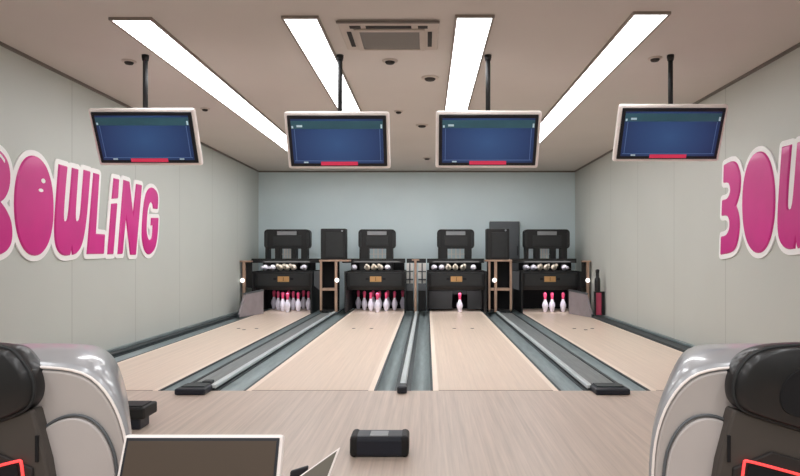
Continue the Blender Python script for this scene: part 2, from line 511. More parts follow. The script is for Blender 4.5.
W4 = [(-.36, -.24), (-.135, .08), (.18, .275)]
W2 = [(-.16, .18)]
units = [(-2.755, .545, .45, W4, 'first', (-3.44, -2.06)), (-.985, .555, .365, W2, 'second', (-1.66, -.425)),
         (.565, .545, .365, W2, 'third', (.0, 1.12)), (2.36, .545, .45, W4, 'fourth', (1.63, 2.93))]
looks = ['beside the left wall, three window openings in its arch', 'with narrow arch just left of the middle wooden post',
         'with narrow arch above one single standing pin', 'beside the right wall, three window openings in its arch']
for (cx, hw, ahw, wins, nm, bar), lk in zip(units, looks):
    pinsetter(cx, hw, ahw, wins, 'black pinsetting machine ' + lk, None, bar)
    tray_pins(cx, [(-.42, True), (-.27, True), (-.135, False), (.0, False), (.135, False), (.34, True)] if nm != 'second' else
              [(-.46, True), (-.2, False), (-.065, False), (.07, False), (.21, True)], nm)

# sweep boards in the two right pits
for xs, lab in (((.035, .50, .80, 1.09), 'dark sweep board lowered behind the lone pin of the third lane'),):
    t = thing('sweep_board', lab, 'sweep board', ((xs[0] + xs[3]) / 2, 12.25, 0))
    obj('board', B(xs[0], xs[1], 12.24, 12.27, .04, .40), M['black_soft'], t, bevel=.005)
    obj('board', B(xs[2], xs[3], 12.24, 12.27, .04, .40), M['black_soft'], t, bevel=.005)
    obj('sweep_bar', B(xs[0], xs[3], 12.275, 12.3, .33, .41), M['black'], t)

# grey kickback plates by the side walls
for x0, x1, s, lab in ((-3.36, -3.32, 1, 'grey kickback plate standing by the left wall, left of the first lane pins'),
                       (2.91, 2.95, -1, 'grey kickback plate standing by the right wall, right of the fourth lane pins')):
    poly = [(10.95, .002), (11.72, .002), (11.72, .43), (11.15, .40)]
    bm = prism(poly, 'X', x0, x1)
    for v in bm.verts:                      # toe the far end in
        v.co.x += s * (v.co.y - 10.95) * .3
    t = thing('kickback_plate', lab, 'kickback', ((x0 + x1) / 2, 11.3, 0))
    obj('plate', bm, M['grey_panel'], t, bevel=.004)
    cap = prism([(11.14, .40), (11.72, .43), (11.72, .46), (11.13, .425)], 'X', x0 - .006, x1 + .006)
    for v in cap.verts: v.co.x += s * (v.co.y - 10.95) * .3
    obj('top_edge', cap, M['mid_grey'], t)
    f = B(x0 - .004, x1 + .004, 10.94, 11.0, .002, .06)
    obj('foot', f, M['gutter_dark'], t)

def round_lamp(x, y, z, parent):
    bm = bmesh.new()
    bmesh.ops.create_uvsphere(bm, u_segments=16, v_segments=10, radius=.042)
    bmesh.ops.scale(bm, verts=bm.verts, vec=(1, .6, 1))
    bmesh.ops.translate(bm, verts=bm.verts, vec=(x, y, z))
    o = obj('round_lamp', bm, M['lamp'], parent, True); o['label'] = 'small round white lamp'
    return o

# wooden shelf stands between the paired lanes
def shelf(x0, x1, xm, lamp_x, label, top):
    t = thing('shelf_stand', label, 'shelf stand', ((x0 + x1) / 2, 11.95, 0), 'wooden stands between machines')
    ya, yb = 11.82, 12.10
    obj('top_board', B(top[0], top[1], ya - .02, yb, .985, 1.02), M['wood'], t, bevel=.004)
    for x in (x0, x1 - .04):
        obj('post', B(x, x + .04, ya, ya + .05, .024, .985), M['wood'], t, bevel=.004)
    p = obj('post', B(xm - .025, xm + .025, ya - .006, ya + .05, .024, .985), M['wood'], t, bevel=.004)
    obj('middle_board', B(x0 + .04, x1 - .04, ya, yb, .43, .475), M['wood'], t, bevel=.004)
    obj('back_board', B(x0, x1, yb, yb + .02, .024, .985), M['pit'], t)
    obj('base_board', B(x0, x1, ya, yb, .0225, .06), M['black'], t)
    round_lamp(lamp_x, ya - .02, .63, p)
    return t
sl = shelf(-2.045, -1.71, -1.735, -1.715, 'wooden open shelf stand between first and second machines, black box on top', (-2.055, -1.48))
sr = shelf(1.17, 1.62, 1.31, 1.285, 'wooden open shelf stand between third and fourth machines, black box on top', (1.11, 1.62))

def black_box(x0, x1, lab, btn):
    ya, yb = 11.83, 12.09
    t = thing('machine_control_box', lab, 'control box', ((x0 + x1) / 2, 11.96, 1.02), 'black boxes on the stands')
    obj('case', B(x0, x1, ya, yb, 1.02, 1.615), M['black'], t, bevel=.018)
    obj('front_panel', B(x0 + .1, x1 - .05, ya - .01, ya + .005, 1.07, 1.54), M['black_soft'], t, bevel=.006)
    b = obj('knob', lathe([(.018, 0), (.018, .012), (.01, .018)], 0, 0, 0, 14), M['plate_grey'], t, loc=(0, 0, 0))
    b.rotation_euler = (R(90), 0, 0)
    b.location = (btn[0] - (x0 + x1) / 2, ya - 11.96, btn[1] - 1.02)
black_box(-2.03, -1.55, 'upright black box on the wooden stand between first and second machines', (-1.62, 1.57))
black_box(1.135, 1.575, 'upright black box on the wooden stand between third and fourth machines', (1.50, 1.58))

# tall grey cabinet behind the right box
t = thing('tall_cabinet', 'tall plain grey cabinet against the back wall behind the black box', 'cabinet', (1.62, 12.97, -.12))
obj('carcass', B(1.31, 1.93, 12.91, 13.05, -.12, 1.81), M['mid_grey'], t, bevel=.01)
d_ = obj('door', B(1.33, 1.91, 12.9, 12.915, .05, 1.78), M['mid_grey'], t, bevel=.004)
obj('handle', B(1.87, 1.885, 12.885, 12.9, 1.1, 1.3), M['black'], d_)

# end frames by the side walls
for x0, x1, xp, lx, lab in ((-3.54, -3.19, -3.47, -3.49, 'wooden end frame with round white lamp beside the left wall'),
                            (2.91, 3.1, 3.05, 3.04, 'wooden end frame with round white lamp beside the right wall')):
    t = thing('end_frame', lab, 'wooden frame', (xp, 11.9, 0), 'wooden frames at the walls')
    a, b = (x0, x1) if x0 > 0 else (x0, -3.33)
    obj('top_board', B(a if x0 < 0 else 2.945, b, 11.72, 11.86, .975, 1.005), M['wood'], t, bevel=.003)
    p = obj('post', B(xp - .025, xp + .025, 11.74, 11.80, .032 if x0 > 0 else .0615, .975), M['wood'], t, bevel=.003)
    obj('back_board', B(a + .01 if x0 < 0 else 2.95, b - .01, 11.83, 11.85, .48, .975), M['black'], t)
    round_lamp(lx, 11.72, .63, p)

# pink panel and black canister by the right wall
t = thing('pink_panel_post', 'narrow pink panel in a black frame at the foot of the right wall', 'panel', (3.0, 10.86, .06))
obj('panel', B(2.951, 3.05, 10.84, 10.88, .062, .45), M['pink_panel'], t)
obj('frame', B((2.93, 2.95, 10.82, 10.9, .0605, .47), (3.051, 3.1, 10.82, 10.9, .0605, .47), (2.95, 3.051, 10.82, 10.9, .451, .47)), M['black'], t)
bm = lathe([(.045, 0), (.05, .01), (.05, .19), (.045, .225), (.03, .25), (.029, .27), (.029, .33), (.034, .335), (.034, .38), (.012, .39)], 2.985, 10.86, .47, 18)
tag(obj('canister', bm, M['gloss_black'], None, True), 'black bottle-shaped canister on top of the pink panel', 'canister')

# centre divider between the second and third machines
t = thing('centre_divider', 'slim wooden post with pale guard panels between the two middle machines', 'divider', (-.2, 11.95, 0))
p = obj('post', B(-.245, -.2, 11.85, 11.9, .001, 1.0), M['wood'], t, bevel=.004)
obj('top_cap', B(-.29, -.15, 11.84, 11.92, 1.0, 1.03), M['wood'], t, bevel=.004)
obj('cross_bar', B(-.40, -.02, 12.14, 12.2, .955, 1.04), M['black'], t, bevel=.008)
for a, b in ((-.40, -.27), (-.17, -.02)):
    g = obj('guard_panel', B(a, b, 12.1, 12.115, .45, .95), M['white'], t); g['label'] = 'pale guard panel'
    m = (a + b) / 2
    obj('guard_bar', B((a, b, 12.07, 12.09, .78, .80), (a, b, 12.07, 12.09, .62, .645), (m - .012, m + .012, 12.07, 12.09, .47, .95)), M['mid_grey'], g)
    obj('guard_foot', B(a, b, 12.02, 12.14, .025, .47), M['black'], t)
    obj('guard_sill', B(a, b, 11.98, 12.02, .42, .56), M['mid_grey'], t)

# grey ball lifts beside first and fourth machines
for x0, x1, s, lab in ((-2.175, -2.065, 1, 'grey slanted plate right of the first machine hood'), (1.64, 1.775, -1, 'grey slanted plate left of the fourth machine hood')):
    xa, xb = (x0, x1) if s > 0 else (x1, x0)
    poly = [(xa, .80), (xa, .52), (xb, .43), (xb, .80)] if s > 0 else [(xa, .80), (xb, .80), (xb, .47), (xa, .43)]
    tag(obj('slanted_plate', prism(poly, 'Y', 11.93, 11.97), M['mid_grey'], None, bevel=.004), lab, 'plate')
# lift plates rest on stub legs
# ------------------------------------------------------------------ ceiling fittings
strips = [(-2.352, -2.065, 4.63, 12.0, 'long white ceiling strip light nearest the left wall'),
          (-1.06, -.82, 4.60, 12.0, 'long white ceiling strip light just left of the air unit'),
          (.225, .48, 4.58, 12.0, 'long white ceiling strip light just right of the air unit'),
          (1.515, 1.755, 4.52, 12.0, 'long white ceiling strip light nearest the right wall')]
for x0, x1, y0, y1, lab in strips:
    t = thing('strip_light', lab, 'strip light', ((x0 + x1) / 2, (y0 + y1) / 2, CEIL - .03), 'ceiling strip lights')
    w = .018
    obj('frame', B((x0 - w, x0, y0 - w, y1 + w, CEIL - .022, CEIL - .0005), (x1, x1 + w, y0 - w, y1 + w, CEIL - .022, CEIL - .0005),
                   (x0, x1, y0 - w, y0, CEIL - .022, CEIL - .0005), (x0, x1, y1, y1 + w, CEIL - .022, CEIL - .0005)), M['strip_frame'], t)
    d = obj('diffuser', B(x0, x1, y0, y1, CEIL - .018, CEIL - .001), M['strip'], t); d['label'] = 'glowing white diffuser'

t = thing('ceiling_air_unit', 'square beige ceiling air unit with grey grille between the two middle strip lights', 'air conditioner', (-.29, 4.97, CEIL - .05))
x0, x1, y0, y1 = -.68, .09, 4.66, 5.30
z0 = CEIL - .02
obj('panel', B(x0, x1, y0, y1, z0, CEIL - .0005), M['ac'], t, bevel=.012)
obj('grille', B(x0 + .15, x1 - .15, y0 + .18, y1 - .05, z0 - .006, z0 + .002), M['grille'], t)
obj('grille_frame', B((x0 + .11, x0 + .15, y0 + .14, y1 - .02, z0 - .012, z0), (x1 - .15, x1 - .11, y0 + .14, y1 - .02, z0 - .012, z0),
                      (x0 + .15, x1 - .15, y0 + .14, y0 + .18, z0 - .012, z0), (x0 + .15, x1 - .15, y1 - .05, y1 - .02, z0 - .012, z0)), M['ac'], t, bevel=.003)
for q in ((x0 + .21, x1 - .21, y0 + .075, y0 + .125), (x0 + .085, x0 + .17, y0 + .075, y0 + .125), (x1 - .16, x1 - .085, y0 + .075, y0 + .125),
          (x0 + .05, x0 + .085, y0 + .2, y1 - .1), (x1 - .085, x1 - .05, y0 + .2, y1 - .1)):
    obj('air_slot', B(q[0], q[1], q[2], q[3], z0 - .004, z0 + .002), M['dark_slot'], t)
obj('front_lip', B(x0 - .005, x1 + .005, y0 - .006, y0 + .018, z0 - .006, z0 + .01), M['gap_lip'], t, bevel=.003)

for px, py, r, lab in ((129, 61, .04, 'small dark ceiling sensor left of the leftmost screen pole'), (205, 108.5, .035, 'small dark ceiling sensor just right of the leftmost screen'),
                       (390, 60.5, .045, 'small dark ceiling sensor just behind the air unit'), (430, 77.5, .055, 'largest dark ceiling sensor, left of the third strip light'),
                       (398.6, 111, .035, 'small dark ceiling sensor just right of the second screen'), (422, 125, .055, 'dark oval ceiling sensor between the two middle screens, high up'),
                       (427, 158, .05, 'farthest small ceiling sensor, low between the two middle screens'), (655, 58, .04, 'small dark ceiling sensor left of the rightmost screen pole')):
    d = (CEIL - H) * F / (CY - py); x = (px - CX) * d / F
    t = thing('ceiling_sensor', lab, 'ceiling sensor', (x, d, CEIL - .03), 'small round ceiling sensors')
    obj('rim', lathe([(r * 1.5, -.012), (r * 1.6, -.004), (r * 1.6, -.0005)], x, d, CEIL, 20), M['ac'], t, True)
    obj('lens', lathe([(r * .3, -.035), (r * .8, -.03), (r, -.018), (r, -.0125)], x, d, CEIL, 20), M['dark_slot'], t, True)

# ------------------------------------------------------------------ hanging screens
def screen(cx, ztop, w, label, mark):
    """built upright about its top edge, then tilted so the foot swings away"""
    h = .455
    tilt = R(24)
    t = thing('hanging_screen', label, 'screen', (cx, 5.4, ztop), 'tilted screens hung from the ceiling')
    root = Vector((cx, 5.4, ztop))
    rot = Matrix.Rotation(tilt, 4, 'X')
    def part(name, bm, m, parent=t, **k):
        bv = k.pop('bevel', 0)
        if bv:
            bm.normal_update()
            es = [e for e in bm.edges if e.calc_face_angle(0) > R(25)]
            bmesh.ops.bevel(bm, geom=es, offset=bv, segments=2, profile=.5, affect='EDGES')
        bmesh.ops.transform(bm, matrix=Matrix.Translation(root) @ rot, verts=bm.verts)
        return obj(name, bm, m, parent, **k)
    e = .028
    part('casing', B(-w / 2 - e, w / 2 + e, .006, .06, -h - e, e), M['pale_case'], bevel=.02)['label'] = 'pale rim shaped as white glow'  # pale rim put in as the white glow around the screen
    bz = part('bezel', B(-w / 2, w / 2, -.006, .012, -h, 0), M['bezel'], bevel=.006); bz['label'] = 'black bezel'
    b = .03
    # display: origin in its middle so that the picture is centred
    cm = Matrix.Translation(root) @ rot
    bm = B(-w / 2 + b, w / 2 - b, -.009, 0, -h + b, -b)
    mid = cm @ Vector((0, -.009, -h / 2 - .02))
    bmesh.ops.transform(bm, matrix=cm, verts=bm.verts)
    dsp = obj('display', bm, M['screen'], t, loc=mid)
    part('title_band', B(-w / 2 + b, w / 2 - b, -.0105, -.008, -.115, -.045), M['screen_teal'], dsp)
    part('bottom_bar', B(-.16, .17, -.012, -.005, -h + .012, -h + .045), M['screen_pink'], dsp)
    q = [(-w / 2 + .035, -w / 2 + .05, -.0125, -.008, -.11, -.09)]
    if mark: q.append((-w / 2 + .08, -w / 2 + .13, -.0125, -.008, -.10, -.082))
    q += [(-w / 2 + .12, -w / 2 + .16, -.0125, -.008, -h + .033, -h + .045)]
    if cx < -2: q.append((w / 2 - .16, w / 2 - .12, -.0125, -.008, -h + .033, -h + .045))
    q.append((w / 2 - .05, w / 2 - .035, -.0125, -.008, -.11, -.075))
    part('screen_marks', B(*q), M['screen_white'], dsp)
    part('screen_rule', B((-w / 2 + b + .012, w / 2 - b - .012, -.0118, -.008, -h + .05, -h + .055), (-w / 2 + .055, -w / 2 + .06, -.0118, -.008, -h + .05, -.12),
                          (w / 2 - .06, w / 2 - .055, -.0118, -.008, -h + .05, -.12)), mat('screen_rule_blue', sc(88, 118, 165), .5, 0, .02, 5, emit=.2) if 'rule' not in M else M['rule'], dsp)
    # pole, plate, bracket
    py = 5.49
    px_ = cx + .02 if -1 < cx < 0 else cx
    obj('pole', lathe([(.021, ztop + .015 - CEIL), (.021, -.02)], px_, py, CEIL, 16), M['black'], t, True)
    obj('ceiling_plate', lathe([(.026, -.05), (.031, -.02), (.031, -.0005)], px_, py, CEIL, 18), M['black'], t, True)
    part('bracket', B(-.12, .12, .06, .11, -.26, -.06), M['black'], bevel=.006)
    obj('arm', B(px_ - .021, px_ + .021, 5.46, 5.56, ztop - .12, ztop + .03), M['black'], t, bevel=.004)
M['rule'] = mat('screen_rule_blue', sc(88, 118, 165), .5, 0, .02, 5, emit=.2)
screen(-2.494, 2.355, .875, 'tilted blue screen with pale glow rim, nearest the left wall', False)
screen(-.79, 2.325, .865, 'tilted blue screen whose pole crosses a strip light, second from the left wall', True)
screen(.54, 2.332, .87, 'tilted blue screen, second from the right wall, beside the third strip light', True)
screen(2.156, 2.39, .90, 'tilted blue screen with pale glow rim, nearest the right wall', True)

# ------------------------------------------------------------------ wall lettering
def wl(px, py):                      # point of the left wall: (distance along it, height)
    d = XL * F / (px - CX); return (d, H - (py - CY) * d / F)
def wr(px, py):
    d = XR * F / (px - CX); return (d, H - (py - CY) * d / F)
def c1(pts): return [wl(x / 3.662, 140 + y / 3.662) for x, y in pts]
def c3(pts): return [wl(75 + x / 4.322, 160 + y / 4.322) for x, y in pts]
def c4(pts): return [wr(700 + x / 3.4, 130 + y / 3.4) for x, y in pts]
def ell(c, z, a, b, n=48, e=.92):
    out = []
    for k in range(n):
        t = 2 * math.pi * k / n; u, v = math.cos(t), math.sin(t)
        out.append((c + a * math.copysign(abs(u) ** e, u), z + b * math.copysign(abs(v) ** e, v)))
    return out
zt, zb = 2.0, 1.105
Bl = [(4.74, zb), (4.74, zt), (5.0, zt), (5.17, zt - .03), (5.25, zt - .14), (5.255, zt - .30), (5.20, zt - .41), (5.14, zt - .45),
      (5.2, zt - .50), (5.27, zt - .60), (5.285, zt - .74), (5.24, zb + .05), (5.12, zb), (5.0, zb)]
Bl = chaikin(Bl, 2, (0, 1, 7))
Bh1 = chaikin([(4.9, zt - .14), (4.98, zt - .14), (5.05, zt - .2), (5.05, zt - .3), (4.98, zt - .36), (4.9, zt - .36)], 2)
Bh2 = chaikin([(4.9, zb + .14), (5.0, zb + .14), (5.07, zb + .2), (5.07, zb + .3), (5.0, zb + .36), (4.9, zb + .36)], 2)
Ol = ell(5.583, 1.553, .278, .45)
def px(pts): return [wl(*p) for p in pts]
Wl = chaikin(px([(56.8, 164), (65.5, 166.5), (63.2, 192), (61.4, 219), (63.4, 222), (66, 219), (68.3, 192), (70.2, 167.6), (76.5, 169.2), (75, 192), (73.3, 218.5), (75.5, 222), (78.2, 218.5), (80.2, 192), (82, 169.6), (88.5, 171.4), (85.2, 215), (82.3, 236), (79, 248), (74.5, 254), (70.2, 255), (69.3, 246), (68.3, 255.2), (62, 256), (56.5, 252.5), (52.8, 243), (52.2, 225), (54.3, 195)]), 2, (0, 1, 7, 8, 14, 15, 20, 21, 22))
Ll = px([(91.7, 172.7), (97.5, 174.3), (93.9, 233.5), (103.2, 234.4), (102, 253.9), (85, 254.2)])
i1 = c3([(160, 78), (183, 83), (178, 166), (152, 168)])
i2 = c3([(150, 189), (175, 187), (158, 407), (133, 408)])
Nl = c3([(203, 85), (228, 93), (243, 240), (258, 103), (282, 108), (256, 410), (232, 410), (212, 240), (198, 406), (177, 407)])
Gl = chaikin(c3([(325, 115), (345, 130), (354, 160), (350, 212), (331, 210), (329, 188), (319, 180), (307, 210), (301, 290), (305, 332), (316, 349), (327, 335), (330, 283), (321, 283), (323, 250), (354, 250), (350, 330), (340, 385), (318, 412), (296, 400), (282, 350), (283, 270), (292, 175), (305, 130)]), 2, (3, 4, 12, 13, 14, 15))

def tri_fill(bm, loops, to3, off):
    polys = [[Vector((p[0], p[1], 0)) for p in lp] for lp in loops]
    flat = [p for lp in loops for p in lp]
    tr = tessellate_polygon(polys)
    vs = [bm.verts.new(to3(p[0], p[1], off)) for p in flat]
    for a in tr:
        try: bm.faces.new([vs[i] for i in a])
        except ValueError: pass
    return vs
def letter_mesh(loops, to3, h0, h1, inset=.012):
    """raised letter: side walls, a small sloped rim, a flat face"""
    bm = bmesh.new()
    def area(lp): return sum(lp[i - 1][0] * lp[i][1] - lp[i][0] * lp[i - 1][1] for i in range(len(lp)))
    tops = []
    for k, lp in enumerate(loops):
        if (area(lp) > 0) != (k == 0): lp = lp[::-1]
        n = len(lp)
        ins = []
        for i in range(n):
            a, p, b = lp[i - 1], lp[i], lp[(i + 1) % n]
            e1 = Vector((p[0] - a[0], p[1] - a[1])); e2 = Vector((b[0] - p[0], b[1] - p[1]))
            if e1.length < 1e-6 or e2.length < 1e-6: ins.append(p); continue
            e1.normalize(); e2.normalize()
            nn = Vector((-e1.y - e2.y, e1.x + e2.x))
            if nn.length < 1e-3: nn = Vector((-e1.y, e1.x))
            nn.normalize()
            c = max(.5, nn.dot(Vector((-e1.y, e1.x))))
            ins.append((p[0] + nn.x * inset / c, p[1] + nn.y * inset / c))
        r0 = [bm.verts.new(to3(p[0], p[1], h0)) for p in lp]
        r1 = [bm.verts.new(to3(p[0], p[1], h1 - .012)) for p in lp]
        r2 = [bm.verts.new(to3(p[0], p[1], h1)) for p in ins]
        for A, C in ((r0, r1), (r1, r2)):
            for i in range(n):
                j = (i + 1) % n
                bm.faces.new((A[i], A[j], C[j], C[i]))
        tops.append(ins)
    tri_fill(bm, tops, to3, h1)
    bmesh.ops.remove_doubles(bm, verts=bm.verts, dist=1e-5)
    return bm

def outline_mesh(polys, grow, to3, h0, h1, step=.0125):
    """the white surround: everything within `grow` of a letter, as one plate"""
    segs = []; pts = np.concatenate([np.array(p) for p in polys])
    lo = pts.min(0) - grow - .04; hi = pts.max(0) + grow + .04
    nx, nz = int((hi[0] - lo[0]) / step) + 2, int((hi[1] - lo[1]) / step) + 2
    gx, gz = np.meshgrid(lo[0] + step * np.arange(nx), lo[1] + step * np.arange(nz), indexing='ij')
    best = np.full(gx.shape, 9.); inside = np.zeros(gx.shape, bool)
    for p in polys:
        p = np.array(p); ins = np.zeros(gx.shape, bool)
        for i in range(len(p)):
            a, b = p[i - 1], p[i]; ab = b - a; l2 = max(1e-12, (ab ** 2).sum())
            t = np.clip(((gx - a[0]) * ab[0] + (gz - a[1]) * ab[1]) / l2, 0, 1)
            d = np.hypot(gx - a[0] - t * ab[0], gz - a[1] - t * ab[1]); best = np.minimum(best, d)
            if a[1] != b[1]:
                ins ^= ((a[1] > gz) != (b[1] > gz)) & (gx < (b[0] - a[0]) * (gz - a[1]) / (b[1] - a[1]) + a[0])
        inside |= ins
    s = np.where(inside, -best, best) - grow
    bm = bmesh.new(); cache = {}
    def vert(x, z):
        k = (round(x, 5), round(z, 5))
        if k not in cache: cache[k] = bm.verts.new(to3(x, z, h1))
        return cache[k]
    for i in range(nx - 1):
        for j in range(nz - 1):
            c = [(i, j), (i + 1, j), (i + 1, j + 1), (i, j + 1)]
            v = [s[q] for q in c]
            if min(v) >= 0: continue
            poly = []
            for k in range(4):
                a, b = c[k], c[(k + 1) % 4]; va, vb = v[k], v[(k + 1) % 4]
                if va < 0: poly.append((gx[a], gz[a]))
                if (va < 0) != (vb < 0):
                    t = va / (va - vb); poly.append((gx[a] + t * (gx[b] - gx[a]), gz[a] + t * (gz[b] - gz[a])))
            vs = []
            for q in poly:
                w = vert(*q)
                if w not in vs: vs.append(w)
            if len(vs) >= 3:
                try: bm.faces.new(vs)
                except ValueError: pass
    bmesh.ops.dissolve_limit(bm, angle_limit=R(1), verts=bm.verts, edges=bm.edges)
    r = bmesh.ops.extrude_face_region(bm, geom=list(bm.faces))
    vs = [e for e in r['geom'] if isinstance(e, bmesh.types.BMVert)]
    delta = Vector(to3(0, 0, h0)) - Vector(to3(0, 0, h1))
    bmesh.ops.translate(bm, verts=vs, vec=delta)
    return bm

def sign(letters, to3, label, loc):
    t = thing('wall_sign', label, 'wall sign', loc)
    outer = [lp for _, ls in letters for lp in [ls[0]]]
    o = obj('surround', outline_mesh([l for _, ls in letters for l in (ls if _ == 'i' else ls[:1])], .05, to3, .002, .014), M['letter_back'], t)
    o['label'] = 'white surround plate'
    for nm, ls in letters:
        if nm == 'i':
            bm = letter_mesh([ls[0]], to3, .0145, .028)
            o = obj('letter_i', bm, M['letter'], t)
            obj('letter_dot', letter_mesh([ls[1]], to3, .0145, .028), M['letter'], o)
        else:
            o = obj('letter_' + nm, letter_mesh(ls, to3, .0145, .028), M['letter'], t)
            if nm == 'o' and to3(0, 0, 0)[0] < 0:
                g = bmesh.new()
                for cu, cz, a, b in ((5.69, 1.79, .03, .022), (5.655, 1.70, .035, .016)):
                    ring = [to3(cu + a * math.cos(k * .5236), cz + b * math.sin(k * .5236), .0305) for k in range(12)]
                    rings(g, [[to3(cu + a * math.cos(k * .5236), cz + b * math.sin(k * .5236), .0282) for k in range(12)], ring])
                obj('shine_mark', g, M['letter_back'], o)['label'] = 'small white shine mark'
            if nm == 'b' and to3(0, 0, 0)[0] < 0:
                g = bmesh.new()
                pts = [(4.97, zt - .045), (5.06, zt - .05), (5.13, zt - .075), (5.17, zt - .11)]
                rings(g, [[to3(u, z - .013, .0282), to3(u, z + .013, .0282), to3(u, z + .013, .0305), to3(u, z - .013, .0305)] for u, z in pts])
                obj('shine_mark', g, M['letter_back'], o)['label'] = 'small white shine mark'
    return t
left3 = lambda u, z, h: (XL + h, u, z)
right3 = lambda u, z, h: (XR - h, u, z)
sign([('b', [Bl, Bh1, Bh2]), ('o', [Ol]), ('w', [Wl]), ('l', [Ll]), ('i', [i2, i1]), ('n', [Nl]), ('g', [Gl])], left3,
     'pink BOWLING lettering with white surround on the left wall', (XL, 6.4, 1.05))
B3 = chaikin(c4([(88, 118), (112, 105), (130, 108), (141, 135), (146, 165), (143, 210), (134, 245), (129, 258), (136, 275), (142, 310), (139, 360), (129, 400), (112, 418), (76, 424), (78, 362), (93, 359), (106, 340), (108, 315), (103, 296), (93, 290), (80, 292), (82, 238), (98, 234), (109, 215), (110, 195), (102, 178), (86, 180)]), 2, (0, 7, 13, 14, 20, 21, 26))
Or = ell(5.81, 1.603, .285, .475)
mir = lambda lp: [(11.36 - u, z + .055 + (z - 1.1) * .02) for u, z in lp]
sign([('b', [B3]), ('o', [Or]), ('w', [mir(Wl)]), ('l', [mir(Ll)]), ('i', [mir(i2), mir(i1)]), ('n', [mir(Nl)]), ('g', [mir(Gl)])], right3,
     'pink lettering with white surround on the right wall, its B shaped like a 3', (XR, 5.2, 1.08))

# ------------------------------------------------------------------ ball returns in the foreground
def ball_return(xin, s, o_, label):
    """s = -1: body lies to the left of its inner edge; +1: to the right. a runs outward from the inner edge."""
    Df = 1.7
    cxl = xin + s * .42
    t = thing('ball_return', label, 'ball return', (cxl, Df + .15, 0), 'ball return consoles')
    X = lambda a: xin + s * a
    half = [(.012, .03), (0, .25), (0, .504), (.0055, .589), (.019, .652), (.041, .707), (.074, .756), (.115, .790), (.17, .806), (.24, .811), (.33, .813)]
    hp = chaikin([(.5, .03)] + half + [(.5, .814)], 1, (0, len(half) + 1))
    hp = [p for p in hp if p[0] <= .421] 
    prof = hp + [(.84 - a, z) for a, z in hp[::-1]]
    secs = [(0, 1, 1), (.02, .992, 1.008), (.06, .95, 1.02), (.12, .875, 1.03), (.2, .775, 1.03), (.3, .655, 1.015), (.4, .53, .98), (.48, .42, .92), (.55, .30, .82), (.6, .17, .70), (.62, .05, .6)]
    bm = bmesh.new()
    rings(bm, [[(X(.42 + (a - .42) * f), Df + d, z * g if z > .05 else z) for a, z in prof] for d, f, g in secs])
    shell = obj('shell', bm, M['shell'], t, True); shell['label'] = 'glossy silver shell'
    # flat front face set inside the rim
    bm = prism([(X(.42 + (a - .42) * .975), .03 + (z - .03) * .98) for a, z in prof], 'Y', Df - .008, Df + .01)
    obj('front_face', bm, M['face'], shell, bevel=.005)
    rim = [(X(.42 + (a - .42) * .987), Df - .004, .03 + (z - .03) * .99) for a, z in hp]
    obj('rim_seam', tube(rim, .004), M['pale_case'], shell, True)
    arch = [(.036, .10), (.034, .45), (.040, .545), (.058, .60), (.088, .643), (.125, .665), (.165, .668), (.205, .655), (.24, .63)]
    arch = chaikin(arch + [(.30, .60), (.30, .10)], 2, (0, 10, 9))
    bm = prism([(X(a), z) for a, z in arch], 'Y', Df - .018, Df)
    lp = obj('lower_panel', bm, M['face2'], shell, bevel=.005)
    up = [(X(a - .004), Df - .012, z + .007) for a, z in arch if z > .12 and a < .25]
    obj('panel_seam', tube(up, .004), M['mid_grey'], lp, True)
    # black mouth hood, bulging forward, its underside falling outward
    hood = [(.30, .868), (.243, .846), (.208, .80), (.197, .755), (.205, .715), (.235, .688), (.45, .625), (.64, .575), (.70, .62), (.72, .74), (.68, .83), (.55, .872), (.4, .874)]
    hood = [(a + (o_ * .9 if a < .3 else 0), z) for a, z in hood]
    hood = chaikin(hood, 3)
    ca, cz = .45, .745
    bm = bmesh.new()
    hs = [(.04, .86), (.025, .95), (.0, .99), (-.03, 1.0), (-.055, .985), (-.068, .95), (-.075, .90)]
    rings(bm, [[(X(ca + (a - ca) * f), Df + d, cz + (z - cz) * f) for a, z in hood] for d, f in hs])
    ho = obj('mouth_hood', bm, M['gloss_black'], t, True); ho['label'] = 'glossy black hood'
    obj('hood_rim', tube([(X(ca + (a - ca) * .985), Df - .053, cz + (z - cz) * .985) for a, z in hood], .005, closed=True), M['black_soft'], ho, True)
    bm = bmesh.new()
    rings(bm, [[(X(ca + .04 + (a - ca) * f), Df - .08 + (.0 if q else .012), cz - .015 + (z - cz) * f) for a, z in hood] for f, q in ((.72, 0), (.70, 1))])
    obj('mouth', bm, M['pit'], ho)
    # brown front cabinet below the hood
    cab = [(.205 + o_, .70), (.168 + o_, .56), (.15 + o_, .45), (.14 + o_, .05), (.72, .05), (.70, .45), (.66, .56)]
    bm = prism([(X(a), z) for a, z in cab], 'Y', Df - .05, Df + .02)
    cb = obj('front_cabinet', bm, M['brown'], t, bevel=.008)
    sl = lambda a, z: (a + o_, z - .28 * (a - .22))
    fr = chaikin([sl(.205, .612), sl(.60, .612), sl(.62, .32), sl(.19, .32)], 1)
    obj('recess_frame', prism([(X(a), z) for a, z in fr], 'Y', Df - .058, Df - .04), M['brown_dark'], cb, bevel=.004)
    rg = chaikin([sl(.226, .565), sl(.235, .572), sl(.57, .572), sl(.59, .345), sl(.21, .345)], 2)
    obj('light_ring', tube([(X(a), Df - .06, z) for a, z in rg], .004, closed=True), M['red_glow'], cb, True)['label'] = 'red lit ring'
    rc = [(.4 + o_ + (a - .4 - o_) * .94, .43 + (z - .43) * .92) for a, z in rg]
    obj('pocket', prism([(X(a), z) for a, z in rc], 'Y', Df - .062, Df - .05), M['pit'], cb)
    obj('handle_slot', B(min(X(.195 + o_), X(.188 + o_)), max(X(.195 + o_), X(.188 + o_)), Df - .056, Df - .04, .56, .63), M['pit'], cb)
    obj('plinth', B(min(X(.1), X(.74)), max(X(.1), X(.74)), Df - .04, Df + .3, 0, .05), M['black'], t, bevel=.006)
